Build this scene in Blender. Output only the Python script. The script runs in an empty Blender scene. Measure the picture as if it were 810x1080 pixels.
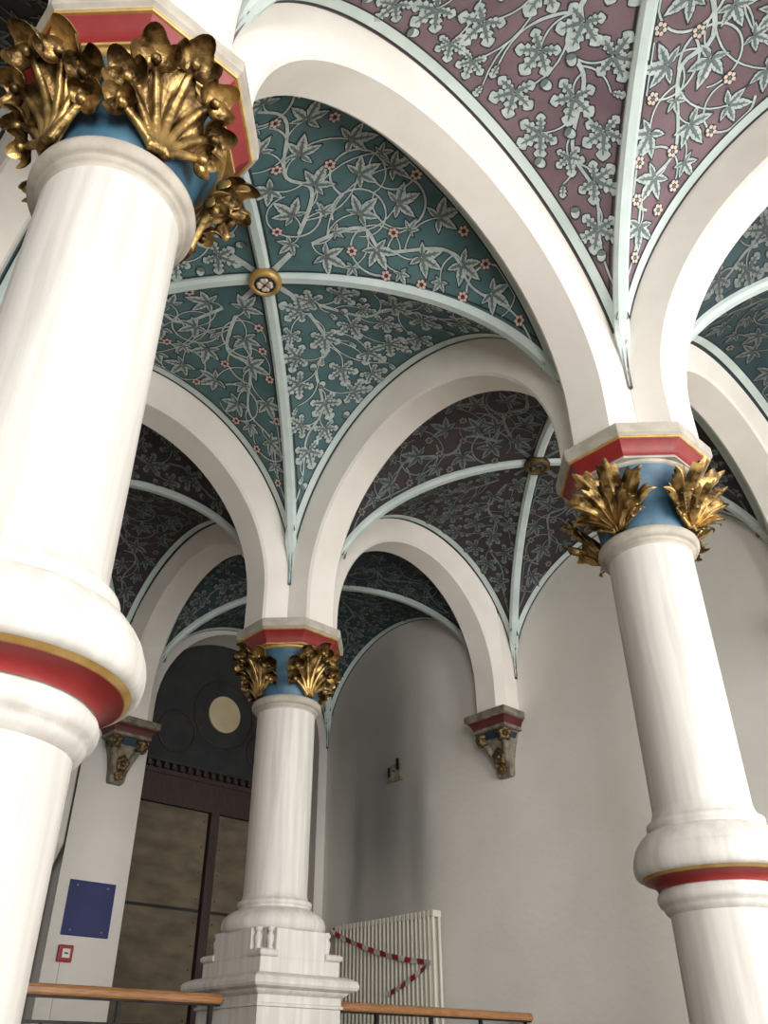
import bpy, bmesh, math, random
import numpy as np
from math import pi, sin, cos, sqrt, atan2, radians
from mathutils import Vector, Matrix

# ------------------------------------------------------------------ frame of reference
# x runs from the near column to the right hand column, y from the near column to the left,
# heights are given relative to the eye and lifted by ZO so that the lower floor is z = 0
ZO = 1.6
L = 3.35                 # bay
UW = 6.15                # inner face of the right wall
VW = 6.22                # inner face of the end wall
SC = bpy.context.scene
COL = SC.collection

# ------------------------------------------------------------------ camera
TH, PITCH, ROLL, FPX = -0.7578, 0.5886, -0.0055, 892.23
cam = bpy.data.objects.new('camera', bpy.data.cameras.new('camera')); COL.objects.link(cam)
eu = Vector((cos(TH), -sin(TH), 0)); ev = Vector((sin(TH), cos(TH), 0))
def to_grid(w): return Vector((w.dot(eu), w.dot(ev), w.z))
F = to_grid(Vector((0, cos(PITCH), sin(PITCH)))); R = to_grid(Vector((1, 0, 0))); U = R.cross(F)
R2 = R*cos(ROLL) + U*sin(ROLL); U2 = -R*sin(ROLL) + U*cos(ROLL)
cpos = to_grid(Vector((0.9265, -1.8452, 0)))
M = Matrix.Identity(4)
for i in range(3):
    M[i][0], M[i][1], M[i][2], M[i][3] = R2[i], U2[i], -F[i], cpos[i]
M[2][3] += ZO
cam.matrix_world = M
cam.data.sensor_width = 36; cam.data.lens = FPX/1080*36; cam.data.clip_start = .05
SC.camera = cam

# ------------------------------------------------------------------ light and exposure
w = bpy.data.worlds.new('world'); SC.world = w; w.use_nodes = True
w.node_tree.nodes['Background'].inputs[0].default_value = (.80, .90, 1, 1)
w.node_tree.nodes['Background'].inputs[1].default_value = .6
SC.view_settings.view_transform = 'Standard'; SC.view_settings.look = 'None'
SC.view_settings.exposure = 0.0; SC.view_settings.gamma = 1.0; SC.view_settings.use_curve_mapping = False
VB = -4.7                                  # inner face of the window wall behind the viewer
WIN_BACK = [(-2.8, 2.8), (1.75, 2.0), (4.8, 1.8)]        # centre, width of the three tall windows in it
UL = -4.6                                  # inner face of the wall on the left
WIN_Z = (-.4, 3.2)
def window_light(name, loc, size, rot, power, colour=(1, .99, .975)):
    d = bpy.data.lights.new(name, 'AREA'); d.shape = 'RECTANGLE'; d.size, d.size_y = size
    d.energy = power; d.color = colour
    o = bpy.data.objects.new(name, d); COL.objects.link(o); o.location = loc; o.rotation_euler = rot
    return o
for cx, wd in WIN_BACK:
    window_light('window_daylight', (cx, VB-.14, ZO + sum(WIN_Z)/2), (wd, WIN_Z[1]-WIN_Z[0]), (pi/2, 0, 0), 178*wd)

# ------------------------------------------------------------------ materials
def nodes(name):
    m = bpy.data.materials.new(name); m.use_nodes = True
    nt = m.node_tree
    return m, nt, nt.nodes['Principled BSDF']
def lin(c): return tuple((x/255/12.92 if x/255 <= .04045 else ((x/255+.055)/1.055)**2.4) for x in c)
def mat(name, c1, c2=None, scale=6, rough=.7, metal=0, bump=0, bscale=40, stretch=None, detail=4, contrast=(.35, .65)):
    m, nt, b = nodes(name)
    c1 = lin(c1); c2 = lin(c2) if c2 else c1
    tc = nt.nodes.new('ShaderNodeTexCoord'); src = tc.outputs['Object']
    if stretch:
        mp = nt.nodes.new('ShaderNodeMapping'); mp.inputs['Scale'].default_value = stretch
        nt.links.new(src, mp.inputs['Vector']); src = mp.outputs['Vector']
    n = nt.nodes.new('ShaderNodeTexNoise'); n.inputs['Scale'].default_value = scale; n.inputs['Detail'].default_value = detail
    nt.links.new(src, n.inputs['Vector'])
    r = nt.nodes.new('ShaderNodeValToRGB'); e = r.color_ramp.elements
    e[0].position, e[1].position = contrast; e[0].color = (*c1, 1); e[1].color = (*c2, 1)
    nt.links.new(n.outputs['Fac'], r.inputs['Fac']); nt.links.new(r.outputs['Color'], b.inputs['Base Color'])
    b.inputs['Roughness'].default_value = rough; b.inputs['Metallic'].default_value = metal
    if bump:
        n2 = nt.nodes.new('ShaderNodeTexNoise'); n2.inputs['Scale'].default_value = bscale; n2.inputs['Detail'].default_value = 5
        nt.links.new(src, n2.inputs['Vector'])
        bp = nt.nodes.new('ShaderNodeBump'); bp.inputs['Strength'].default_value = bump; bp.inputs['Distance'].default_value = .01
        nt.links.new(n2.outputs['Fac'], bp.inputs['Height']); nt.links.new(bp.outputs['Normal'], b.inputs['Normal'])
    return m
MT = dict(
    plaster=mat('arch_plaster', (222, 215, 205), (230, 224, 215), 2.5, .8, bump=.08),
    stone=mat('painted_column', (188, 183, 175), (206, 202, 195), 3, .6, bump=.1, stretch=(7, 7, .45)),
    trim=mat('grey_stone_trim', (154, 147, 134), (178, 170, 157), 9, .7, bump=.15),
    red=mat('red_paint', (116, 25, 25), (130, 35, 33), 8, .45, bump=.05),
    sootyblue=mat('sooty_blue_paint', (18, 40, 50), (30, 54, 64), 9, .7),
    blue=mat('blue_paint', (38, 72, 92), (60, 98, 118), 7, .5, bump=.08),
    gold=mat('worn_gilding', (72, 52, 26), (196, 162, 102), 11, .36, .8, bump=.35, bscale=60, contrast=(.40, .63)),
    giltline=mat('gilt_line', (170, 132, 70), (196, 164, 104), 14, .45, .4),
    teal=mat('teal_vault_paint', (64, 95, 98), (82, 113, 114), 3, .8, detail=8, bump=.1),
    mauve=mat('mauve_vault_paint', (102, 82, 87), (120, 99, 104), 3, .8, detail=8, bump=.1),
    teal_smoked=mat('darker_teal_ground', (34, 54, 59), (44, 66, 70), 3, .8, detail=8, bump=.1),  # darker set of vault paints for the outer and top left bays
    mauve_smoked=mat('darker_mauve_ground', (48, 39, 41), (60, 49, 51), 3, .8, detail=8, bump=.1),  # mauve of the darker set; smoked here only means darker
    leaf_darker=mat('darker_grey_leaf_paint', (92, 98, 96), (114, 119, 116), 16, .8, detail=2),
    leafshade_darker=mat('darker_vein_paint', (54, 60, 60), (64, 70, 69), 14, .8),
    leafedge_darker=mat('darker_leaf_outline', (26, 32, 34), (32, 38, 40), 8, .8),
    berry_darker=mat('darker_berry_paint', (112, 100, 94), (124, 110, 103), 8, .8),
    band=mat('pale_green_band', (184, 197, 192), (200, 211, 206), 4, .75),
    line=mat('dark_line_paint', (34, 40, 42), (44, 48, 50), 6, .8),
    leaf=mat('grey_leaf_paint', (160, 172, 168), (186, 195, 190), 16, .8, detail=2),
    leafshade=mat('grey_vein_paint', (92, 104, 104), (106, 116, 114), 14, .8),
    leafedge=mat('dark_leaf_outline', (40, 52, 56), (48, 58, 62), 8, .8),
    berry=mat('pale_pink_berry_paint', (196, 176, 164), (206, 190, 176), 8, .8),
    berryred=mat('crimson_berry_paint', (84, 34, 44), (98, 42, 50), 8, .8),
    wood=mat('oiled_handrail_wood', (142, 96, 58), (170, 122, 78), 5, .4, stretch=(2, 20, 20)),
    iron=mat('black_iron', (36, 34, 34), (52, 50, 48), 12, .5, .6),
    enamel=mat('blue_enamel', (7, 22, 82), (11, 28, 94), 2, .45),
    alarmred=mat('red_plastic', (150, 30, 34), (160, 36, 40), 4, .4),
    white=mat('white_plastic', (224, 222, 214), (230, 228, 222), 4, .45),
    black=mat('black_plastic', (22, 22, 24), (30, 30, 32), 4, .5),
    radiator=mat('cream_enamel', (206, 200, 182), (216, 210, 194), 3, .4),
    ply=mat('weathered_plywood', (88, 78, 62), (114, 102, 82), 3, .8, detail=8, stretch=(1, 1, 2.2)),
    darkwood=mat('dark_red_wood', (46, 30, 27), (62, 42, 38), 5, .6, stretch=(8, 8, 1)),
    tympanum=mat('sooty_tympanum_paint', (34, 36, 38), (48, 48, 48), 5, .8),
    disc=mat('cream_disc_paint', (186, 168, 136), (200, 184, 152), 4, .8),
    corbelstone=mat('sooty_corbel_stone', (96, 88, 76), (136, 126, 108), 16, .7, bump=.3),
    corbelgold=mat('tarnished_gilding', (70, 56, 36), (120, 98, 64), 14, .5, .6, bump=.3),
    floor=mat('stone_floor', (112, 102, 90), (128, 118, 104), 2, .6),
    sootyshadedred=mat('sooty_shaded_red_paint', (72, 26, 26), (88, 34, 32), 10, .6),  # corbel red: dirt and the shade it stands in, both in the colour
    lowbounce=mat('dark_low_bounce_wall', (70, 54, 42), (88, 68, 52), 3, .5, stretch=(6, 6, .6)),  # unseen walls, coloured dark to cut the light they bounce
    darkfloor=mat('dark_low_bounce_landing', (34, 28, 24), (44, 37, 31), 2, .6, stretch=(1, 8, 1)),  # landing floor out of view, made nearly black to keep uplight down
    tapewhite=mat('dusty_white_tape', (176, 172, 166), (196, 192, 186), 9, .5),
    tapered=mat('red_tape', (138, 34, 44), (156, 44, 52), 4, .4),
    metal=mat('bare_metal', (150, 150, 150), None, 4, .3, 1.0),
)
def wall_material():
    """white limewash that is greyer in patches, with the soot stain over the radiator and painted corner shade"""
    m, nt, b = nodes('limewashed_wall')
    N = nt.nodes.new; K = nt.links.new
    tc = N('ShaderNodeTexCoord')
    n = N('ShaderNodeTexNoise'); n.inputs['Scale'].default_value = 1.2; n.inputs['Detail'].default_value = 6
    K(tc.outputs['Object'], n.inputs['Vector'])
    r = N('ShaderNodeValToRGB'); e = r.color_ramp.elements
    e[0].position, e[1].position = .3, .7; e[0].color = (*lin((222, 217, 208)), 1); e[1].color = (*lin((234, 229, 221)), 1)
    K(n.outputs['Fac'], r.inputs['Fac'])
    sep = N('ShaderNodeSeparateXYZ'); K(tc.outputs['Object'], sep.inputs[0])
    def math_(op, a, c):
        q = N('ShaderNodeMath'); q.operation = op
        for i, x in enumerate((a, c)):
            if isinstance(x, (int, float)): q.inputs[i].default_value = x
            else: K(x, q.inputs[i])
        return q.outputs[0]
    dn = N('ShaderNodeTexNoise'); dn.inputs['Scale'].default_value = 2.2; dn.inputs['Detail'].default_value = 5
    mp = N('ShaderNodeMapping'); mp.inputs['Scale'].default_value = (1, 1, .25)
    K(tc.outputs['Object'], mp.inputs['Vector']); K(mp.outputs['Vector'], dn.inputs['Vector'])
    wob = math_('MULTIPLY', math_('SUBTRACT', dn.outputs['Fac'], .5), .35)
    def gauss(y0, sy, z0, sz, amp):
        a = math_('DIVIDE', math_('SUBTRACT', math_('ADD', sep.outputs['Y'], wob), y0), sy)
        c = math_('DIVIDE', math_('SUBTRACT', sep.outputs['Z'], z0), sz)
        s = math_('ADD', math_('MULTIPLY', a, a), math_('MULTIPLY', c, c))
        return math_('MULTIPLY', math_('POWER', 2.718, math_('MULTIPLY', s, -1)), amp)
    s = None
    for g in STAIN_SHADE:
        q = gauss(*g); s = q if s is None else math_('ADD', s, q)
    s = math_('MULTIPLY', math_('SUBTRACT', 1, math_('POWER', 2.718, math_('MULTIPLY', s, -1.5))), .92)
    mx = N('ShaderNodeMix'); mx.data_type = 'RGBA'
    K(s, mx.inputs['Factor']); K(r.outputs['Color'], mx.inputs['A']); mx.inputs['B'].default_value = (*lin((58, 56, 54)), 1)
    K(mx.outputs['Result'], b.inputs['Base Color']); b.inputs['Roughness'].default_value = .85
    n2 = N('ShaderNodeTexNoise'); n2.inputs['Scale'].default_value = 18; n2.inputs['Detail'].default_value = 6
    K(tc.outputs['Object'], n2.inputs['Vector'])
    bp = N('ShaderNodeBump'); bp.inputs['Strength'].default_value = .12; bp.inputs['Distance'].default_value = .02
    K(n2.outputs['Fac'], bp.inputs['Height']); K(bp.outputs['Normal'], b.inputs['Normal'])
    return m
STAIN_SHADE = [(5.35, .80, 3.0, 2.0, .36), (5.1, .45, 2.7, 1.6, .46), (4.66, .14, 2.1, .8, .45), (5.62, .12, 2.0, .9, .42), (5.15, .36, 2.3, .6, .32), (5.7, .8, 3.9, 1.4, .40)]  # soot core and streaks; the wide spots paint in the corner's shade
MT['wall'] = wall_material()

# ------------------------------------------------------------------ mesh helpers
class MB:
    def __init__(s): s.v = []; s.f = []; s.m = []; s.sm = []
    def add(s, vs, fs, mi=0, smooth=False):
        o = len(s.v); s.v += [tuple(map(float, p)) for p in vs]
        for f in fs: s.f.append(tuple(o+i for i in f)); s.m.append(mi); s.sm.append(smooth)
        return s
    def box(s, x0, x1, y0, y1, z0, z1, mi=0):
        v = [(x, y, z) for z in (z0, z1) for y in (y0, y1) for x in (x0, x1)]
        return s.add(v, [(0, 2, 3, 1), (4, 5, 7, 6), (0, 1, 5, 4), (2, 6, 7, 3), (0, 4, 6, 2), (1, 3, 7, 5)], mi)
    def cbox(s, c, h, mi=0): return s.box(c[0]-h[0], c[0]+h[0], c[1]-h[1], c[1]+h[1], c[2]-h[2], c[2]+h[2], mi)
    def lathe(s, prof, n=64, mi=0, smooth=True, c=(0, 0), cap=False):
        vs = []; fs = []
        for r, z in prof:
            for i in range(n): a = 2*pi*i/n; vs.append((c[0]+r*cos(a), c[1]+r*sin(a), z))
        for k in range(len(prof)-1):
            for i in range(n):
                j = (i+1) % n; fs.append((k*n+i, k*n+j, (k+1)*n+j, (k+1)*n+i))
        if cap: fs += [tuple(range(n))[::-1], tuple((len(prof)-1)*n+i for i in range(n))]
        return s.add(vs, fs, mi, smooth)
    def rings(s, loops, mi=0, smooth=False, cap0=False, cap1=False):
        n = len(loops[0]); vs = [p for l in loops for p in l]; fs = []
        for k in range(len(loops)-1):
            for i in range(n):
                j = (i+1) % n; fs.append((k*n+i, k*n+j, (k+1)*n+j, (k+1)*n+i))
        if cap0: fs.append(tuple(range(n))[::-1])
        if cap1: fs.append(tuple((len(loops)-1)*n+i for i in range(n)))
        return s.add(vs, fs, mi, smooth)
    def tube(s, path, rad, n=8, mi=0, cap=True):
        path = [Vector(p) for p in path]; loops = []
        if isinstance(rad, (int, float)): rad = [rad]*len(path)
        ref = Vector((0, 0, 1))
        for i, p in enumerate(path):
            t = (path[min(i+1, len(path)-1)] - path[max(i-1, 0)]).normalized()
            if abs(t.dot(ref)) > .95: ref = Vector((1, 0, 0))
            a = t.cross(ref).normalized(); b = t.cross(a)
            loops.append([p + (a*cos(2*pi*k/n) + b*sin(2*pi*k/n))*rad[i] for k in range(n)])
        return s.rings(loops, mi, True, cap, cap)
    def ball(s, c, r, n=10, m=6, mi=0, sq=(1, 1, 1)):
        loops = []
        for k in range(m+1):
            a = -pi/2 + pi*k/m; rr = max(cos(a), .02)
            loops.append([(c[0]+r*rr*cos(2*pi*i/n)*sq[0], c[1]+r*rr*sin(2*pi*i/n)*sq[1], c[2]+r*sin(a)*sq[2]) for i in range(n)])
        return s.rings(loops, mi, True, True, True)
    def build(s, name, mats, parent=None, loc=None):
        me = bpy.data.meshes.new(name); me.from_pydata(s.v, [], s.f)
        for m in (mats if isinstance(mats, (list, tuple)) else [mats]): me.materials.append(MT[m] if isinstance(m, str) else m)
        me.polygons.foreach_set('material_index', s.m); me.polygons.foreach_set('use_smooth', s.sm)
        me.update()
        return link(name, me, parent, loc)
def link(name, me, parent=None, loc=None):
    o = bpy.data.objects.new(name, me); COL.objects.link(o)
    if parent is not None: o.parent = parent; o.location = loc or (0, 0, 0)
    else: l = loc or (0, 0, 0); o.location = (l[0], l[1], l[2]+ZO)
    return o
def fix_normals(o):
    bm = bmesh.new(); bm.from_mesh(o.data); bmesh.ops.recalc_face_normals(bm, faces=bm.faces); bm.to_mesh(o.data); bm.free(); return o
def bevel(o, wdt=.008, seg=2):
    m = o.modifiers.new('soft_edges', 'BEVEL'); m.width = wdt; m.segments = seg; m.limit_method = 'ANGLE'; m.angle_limit = radians(40); return o
def tag(o, label=None, cat=None, group=None, kind=None):
    if label: o['label'] = label
    if cat: o['category'] = cat
    if group: o['group'] = group
    if kind: o['kind'] = kind
    return o
def thing(name, label, cat, loc, rotz=0, group=None):
    o = bpy.data.objects.new(name, None); COL.objects.link(o)
    o.location = (loc[0], loc[1], loc[2]+ZO); o.rotation_euler = (0, 0, rotz); o.empty_display_size = .1
    return tag(o, label, cat, group)
def struct(o, label=None): o['kind'] = 'structure'; (label and tag(o, label)); return o

# ------------------------------------------------------------------ the shell of the hall
LANDING = -.52
FLOOR = -1.6
struct(MB().box(UL, UW+.4, VB-.3, L-.1, FLOOR-.3, FLOOR).build('floor', 'floor'))
struct(MB().box(UL, UW+.4, L-.1, VW+.9, FLOOR-.3, LANDING).build('floor_landing', 'darkfloor'))
struct(MB().box(UW, UW+.4, VB-.3, VW+.9, FLOOR-.3, 5.5).build('wall_right', 'wall'))
struct(MB().box(UL-.3, UL, VB-.3, VW+.9, FLOOR-.3, 5.5).build('wall_left', 'lowbounce'))
struct(MB().box(UL-.3, UW+.4, VB-.3, VW+.9, 5.5, 5.7).build('light_seal_slab', 'plaster'))  # unseen slab above the vaults, added to make the hall light tight
# back wall: piers between the windows, a band above and below them
mb = MB(); xs = [UL]
for cx, wd in WIN_BACK: xs += [cx-wd/2, cx+wd/2]
xs.append(UW)
for i in range(0, len(xs), 2): mb.box(xs[i], xs[i+1], VB-.3, VB, FLOOR, 5.5)
for cx, wd in WIN_BACK:
    mb.box(cx-wd/2, cx+wd/2, VB-.3, VB, FLOOR, WIN_Z[0]); mb.box(cx-wd/2, cx+wd/2, VB-.3, VB, WIN_Z[1], 5.5)
struct(mb.build('wall_back', 'lowbounce'))
for k, (cx, wd) in enumerate(WIN_BACK):
    mb = MB(); z0, z1 = WIN_Z; t = .035
    for x in (cx-wd/2+t, cx, cx+wd/2-t): mb.box(x-t, x+t, VB-.08, VB-.02, z0, z1)
    for j in range(5):
        z = z0 + t + (z1-z0-2*t)*j/4; mb.box(cx-wd/2, cx+wd/2, VB-.075, VB-.025, z-t, z+t)
    struct(mb.build('window_%d' % (k+1), 'white'))

# end wall with the big arched door opening in the far bay, and a recess left of the pier
def arch_opening_wall(x0, x1, y0, y1, zb, zt, xc, a, zs, rise, n=28):
    """wall slab between x0..x1 with an arched hole; the reveal is part of it"""
    mb = MB(); pts = []
    pts += [(xc-a, zb)] + [(xc - a*cos(pi*i/n), zs + rise*sin(pi*i/n)) for i in range(n+1)] + [(xc+a, zb)]
    out = []
    for x, z in pts: out.append((x, z))
    for y, flip in ((y0, 0), (y1, 1)):
        vs = []; fs = []
        for x, z in pts: vs.append((x, y, z))
        for x, z in pts:
            vs.append((x, y, zt))
        m = len(pts)
        for i in range(1, m-2):
            f = (i, i+1, m+i+1, m+i); fs.append(f if not flip else f[::-1])
        mb.add(vs, fs)
        for xa, xb in ((x0, xc-a), (xc+a, x1)):
            q = [(xa, y, zb), (xb, y, zb), (xb, y, zt), (xa, y, zt)]
            mb.add(q, [(0, 1, 2, 3) if not flip else (3, 2, 1, 0)])
    m = len(pts)
    mb.add([(x, y0, z) for x, z in pts]+[(x, y1, z) for x, z in pts], [(i, m+i, m+i+1, i+1) for i in range(m-1)], 0, False)
    return mb
DC, DA, DZ, DR = 4.85, 1.17, 3.40, 1.17
o = arch_opening_wall(2.98, UW, VW, VW+.40, LANDING, 5.5, DC, DA, DZ, DR).build('wall_end', 'wall'); struct(o)
# the part of the end wall left of the pier, set back, with its sloping shoulder
mb = MB(); mb.box(UL, 2.98, VW+.05, VW+.4, 1.86, 5.5)
mb.add([(UL, VW+.05, 1.86), (2.98, VW+.05, 1.86), (2.98, VW+.22, 1.66), (UL, VW+.22, 1.66)], [(0, 3, 2, 1)])
mb.box(UL, 2.98, VW+.22, VW+.4, LANDING, 1.66)
struct(mb.build('wall_end_recess', 'wall'))
struct(MB().box(UL, UW, VW+.8, VW+.9, FLOOR, 5.5).build('wall_outer', 'wall'))

# ------------------------------------------------------------------ vaults
A_IN, W_IN, W_OUT = .40, .145, .20
Z_SPRING, Z_WEB = 3.36, 3.46

def make_arch(name, label, axis, const, x0, x1, rise, D=.33, jamb_z=3.0935, z0=Z_SPRING, jl=True, jr=True):
    """a round arch of splayed section; axis 'u' runs along x in the plane y = const"""
    xc, a = (x0+x1)/2, (x1-x0)/2; n = 44; pts = []
    ts = [(-1, jamb_z)] + [pi*i/n for i in range(n+1)] + [(1, jamb_z)]
    loops = []
    ch = .02; xm = (A_IN if x1 < UW-.5 and x1 < VW-.5 else .28) - W_OUT - .0015
    for t in ts:
        if isinstance(t, tuple):
            xi, zi = xc + t[0]*a, t[1]; xo, zo = xc + t[0]*(a+D*.6), t[1]; nx, nz = t[0], 0
        else:
            xi, zi = xc - a*cos(t), z0 + rise*sin(t); xo, zo = xc - (a+D*(.6+.4*sin(t)))*cos(t), z0 + (rise+D)*sin(t); nx, nz = -cos(t), sin(t)
        sec = [(-W_IN+ch, 0), (W_IN-ch, 0), (W_IN, ch), (W_OUT, None), (-W_OUT, None), (-W_IN, ch)]
        lp = []; xo = min(max(xo, x0-A_IN+W_OUT+.0015), x1+xm)
        for wv, q in sec:
            if q is None: x, z = xo, zo
            else: x, z = xi + nx*q, zi + nz*q
            lp.append((x, const+wv, z) if axis == 'u' else (const+wv, x, z))
        loops.append(lp)
    mb = MB(); mb.rings(loops, 0, False, True, True)
    o = fix_normals(mb.build(name, 'plaster'))
    # smooth along the curve, crisp across the section
    for p in o.data.polygons: p.use_smooth = True
    m = o.modifiers.new('edge_split', 'EDGE_SPLIT'); m.split_angle = radians(24)
    return tag(o, label, 'arch')

RM = 1.275   # rise of the main arches
make_arch('round_arch', 'big near white arch from the nearest column to the right column', 'u', 0, A_IN, L-A_IN, RM)
make_arch('round_arch', 'white arch rising out of the picture from the right column', 'v', L, -L+A_IN, -A_IN, RM)
make_arch('round_arch', 'white arch from the pedestal column over to the right column', 'v', L, A_IN, L-A_IN, RM)
make_arch('round_arch', 'white arch from behind the nearest shaft to the pedestal column', 'u', L, A_IN, L-A_IN, RM)
make_arch('round_arch', 'narrow cream arch from the pedestal column to the corbel on the right wall', 'u', L, L+A_IN, UW-.28, 1.19)
make_arch('round_arch', 'shadowed arch on the corbel above the blue plaque', 'v', L, L+A_IN, VW-.28, 1.19)
make_arch('round_arch', 'grey arch springing behind the right column towards the right edge', 'u', 0, L+A_IN, UW-.28, 1.19)
make_arch('round_arch', 'cream arch glimpsed left of the nearest gilded capital', 'v', 0, A_IN, L-A_IN, RM)
make_arch('round_arch', 'unseen arch from the nearest column towards the back', 'v', 0, -L+A_IN, -A_IN, RM)
make_arch('round_arch', 'unseen arch from the nearest column towards the left wall', 'u', 0, -L+A_IN, -A_IN, RM)
make_arch('round_arch', 'unseen arch beyond the blue plaque in the far left bay', 'v', 0, L+A_IN, VW-.28, 1.19)

class Cell:
    """one of the four webs of a bay: x along its arch, y from the boss to the arch"""
    def __init__(s, c, ex, b, d, zb, ze):
        s.c = np.array(c, float); s.ex = np.array(ex, float); s.ey = np.array([-ex[1], ex[0]], float)
        s.b, s.d, s.zb, s.ze = b, d, zb, ze
        ph = np.linspace(0, pi/2, 400); x = b*np.sin(ph); z = (ze-Z_WEB)*np.cos(ph)
        s.sig = np.concatenate([[0], np.cumsum(np.hypot(np.diff(x), np.diff(z)))]); s.ph = ph; s.smax = s.sig[-1]
    def x_of(s, sg): return np.sign(sg)*s.b*np.sin(np.interp(np.abs(sg), s.sig, s.ph))
    def yg(s, sg): return s.d*np.abs(s.x_of(sg))/s.b
    def surf(s, sg, y):
        sg = np.clip(sg, -s.smax, s.smax); p = np.interp(np.abs(sg), s.sig, s.ph); x = np.sign(sg)*s.b*np.sin(p)
        yg = s.d*np.abs(x)/s.b; f = (y-yg)/np.maximum(s.d-yg, 1e-3); f = np.clip(f, -.05, 1.05)
        z = Z_WEB + ((s.zb + (s.ze-s.zb)*f) - Z_WEB)*np.cos(p)
        pl = s.c[None, :] + x[:, None]*s.ex[None, :] + y[:, None]*s.ey[None, :]
        return np.column_stack([pl, z])
    def drape(s, sg, y, off):
        sg = np.asarray(sg, float); y = np.asarray(y, float); e = 2e-3
        P = s.surf(sg, y); a = s.surf(sg+e, y)-s.surf(sg-e, y)
        bdir = np.column_stack([np.repeat(s.ey[None, :], len(sg), 0), np.zeros(len(sg))])
        n = np.cross(a, bdir); n /= np.linalg.norm(n, axis=1)[:, None]+1e-12
        ref = np.column_stack([-(P[:, :2]-s.c[None, :]), np.full(len(sg), -2.0)])
        n *= np.sign((n*ref).sum(1))[:, None]
        return P + n*off
    def mesh(s, name, m, parent):
        mb = MB(); npn, nf = 56, 10; sg = np.linspace(-s.smax, s.smax, npn+1); vs = []
        for q in sg:
            g = float(s.yg(np.array([q]))[0]); y = np.linspace(g-.02*(g > .02), s.d+.02, nf+1)
            vs += s.surf(np.full(nf+1, q), y).tolist()
        fs = [(i*(nf+1)+j, (i+1)*(nf+1)+j, (i+1)*(nf+1)+j+1, i*(nf+1)+j+1) for i in range(npn) for j in range(nf)]
        mb.add(vs, fs, 0, True); return mb.build(name, m, parent)

def ribbon(cell, mb, path, wid, off, mi):
    """painted stroke along a path of (sigma, y)"""
    p = np.array(path, float)
    if len(p) < 2: return
    t = np.gradient(p, axis=0); t /= np.linalg.norm(t, axis=1)[:, None]+1e-9
    n = np.column_stack([-t[:, 1], t[:, 0]]); wv = (np.ones(len(p))*wid)[:, None]/2
    a, b = p+n*wv, p-n*wv
    q = np.vstack([a, b]); P = cell.drape(q[:, 0], q[:, 1], off); k = len(p)
    mb.add(P.tolist(), [(i, i+1, k+i+1, k+i) for i in range(k-1)], mi)

def leaflet_outline(kind, ln, wd, grow=0.):
    """half widths along the midrib: (t, w) samples"""
    out = []
    if kind == 'vine':
        ts = [0, .12, .25, .34, .36, .5, .58, .60, .74, .80, .82, 1]
        ws = [.10, .42, .78, 1.0, .86, .92, .84, .70, .56, .46, .36, 0]
    else:
        ts = [0, .08, .18, .26, .32, .40, .50, .56, .64, .74, .82, .92, 1]
        ws = [.10, .16, .55, .68, .42, .80, .98, .60, .62, .98, .86, .52, .0]
    for t, w_ in zip(ts, ws): out.append((t*ln + (grow if t == 1 else 0), w_*wd + grow))
    return out

def paint_leaf(cell, parent, kind, sg, y, ang, size, rnd, sm=''):
    mb = MB()
    if kind == 'vine':
        lob = [(0, 1.0), (.95, .86), (-.95, .86), (1.95, .62), (-1.95, .62)]; wk = .23
    else:
        lob = [(0, 1.0), (1.05, .86), (-1.05, .86)] if size > .09 else [(0, 1.0)]
        if size > .10: lob += [(2.15, .70), (-2.15, .70)]
        wk = .28
    if size < .075: lob = lob[:1] if kind != 'vine' else lob[:3]
    for a, k in lob:
        a = ang + a + rnd.uniform(-.12, .12); ln = size*k*rnd.uniform(.94, 1.08); d = np.array([cos(a), sin(a)]); n = np.array([-d[1], d[0]])
        for layer, (grow, off, mi) in enumerate(((.009, .003, 0), (0, .006, 1))):
            ol = leaflet_outline(kind, ln, ln*wk, grow); pts = []
            base = np.array([sg, y]) + d*ln*.06
            for t, w_ in ol:
                c = base + d*t; pts += [c, c+n*w_, c-n*w_]
            pts = np.array(pts); P = cell.drape(pts[:, 0], pts[:, 1], off); fs = []
            for i in range(len(ol)-1):
                q = 3*i; fs += [(q, q+3, q+4, q+1), (q, q+2, q+5, q+3)]
            mb.add(P.tolist(), fs, mi)
        path = [np.array([sg, y]) + d*ln*t for t in (.08, .35, .6, .85)]
        ribbon(cell, mb, path, np.array([.016, .014, .010, .004])*size/.11, .009, 2)
        for t, sgn in ((.32, 1), (.36, -1), (.56, 1), (.6, -1)):
            p0 = np.array([sg, y]) + d*ln*t
            ribbon(cell, mb, [p0, p0 + (d*.55+n*sgn*.8)*ln*wk*.62], np.array([.007, .003])*size/.11, .009, 2)
    o = mb.build('painted_leaf', ['leafedge'+sm, 'leaf'+sm, 'leafshade'+sm], parent)
    return o

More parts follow.
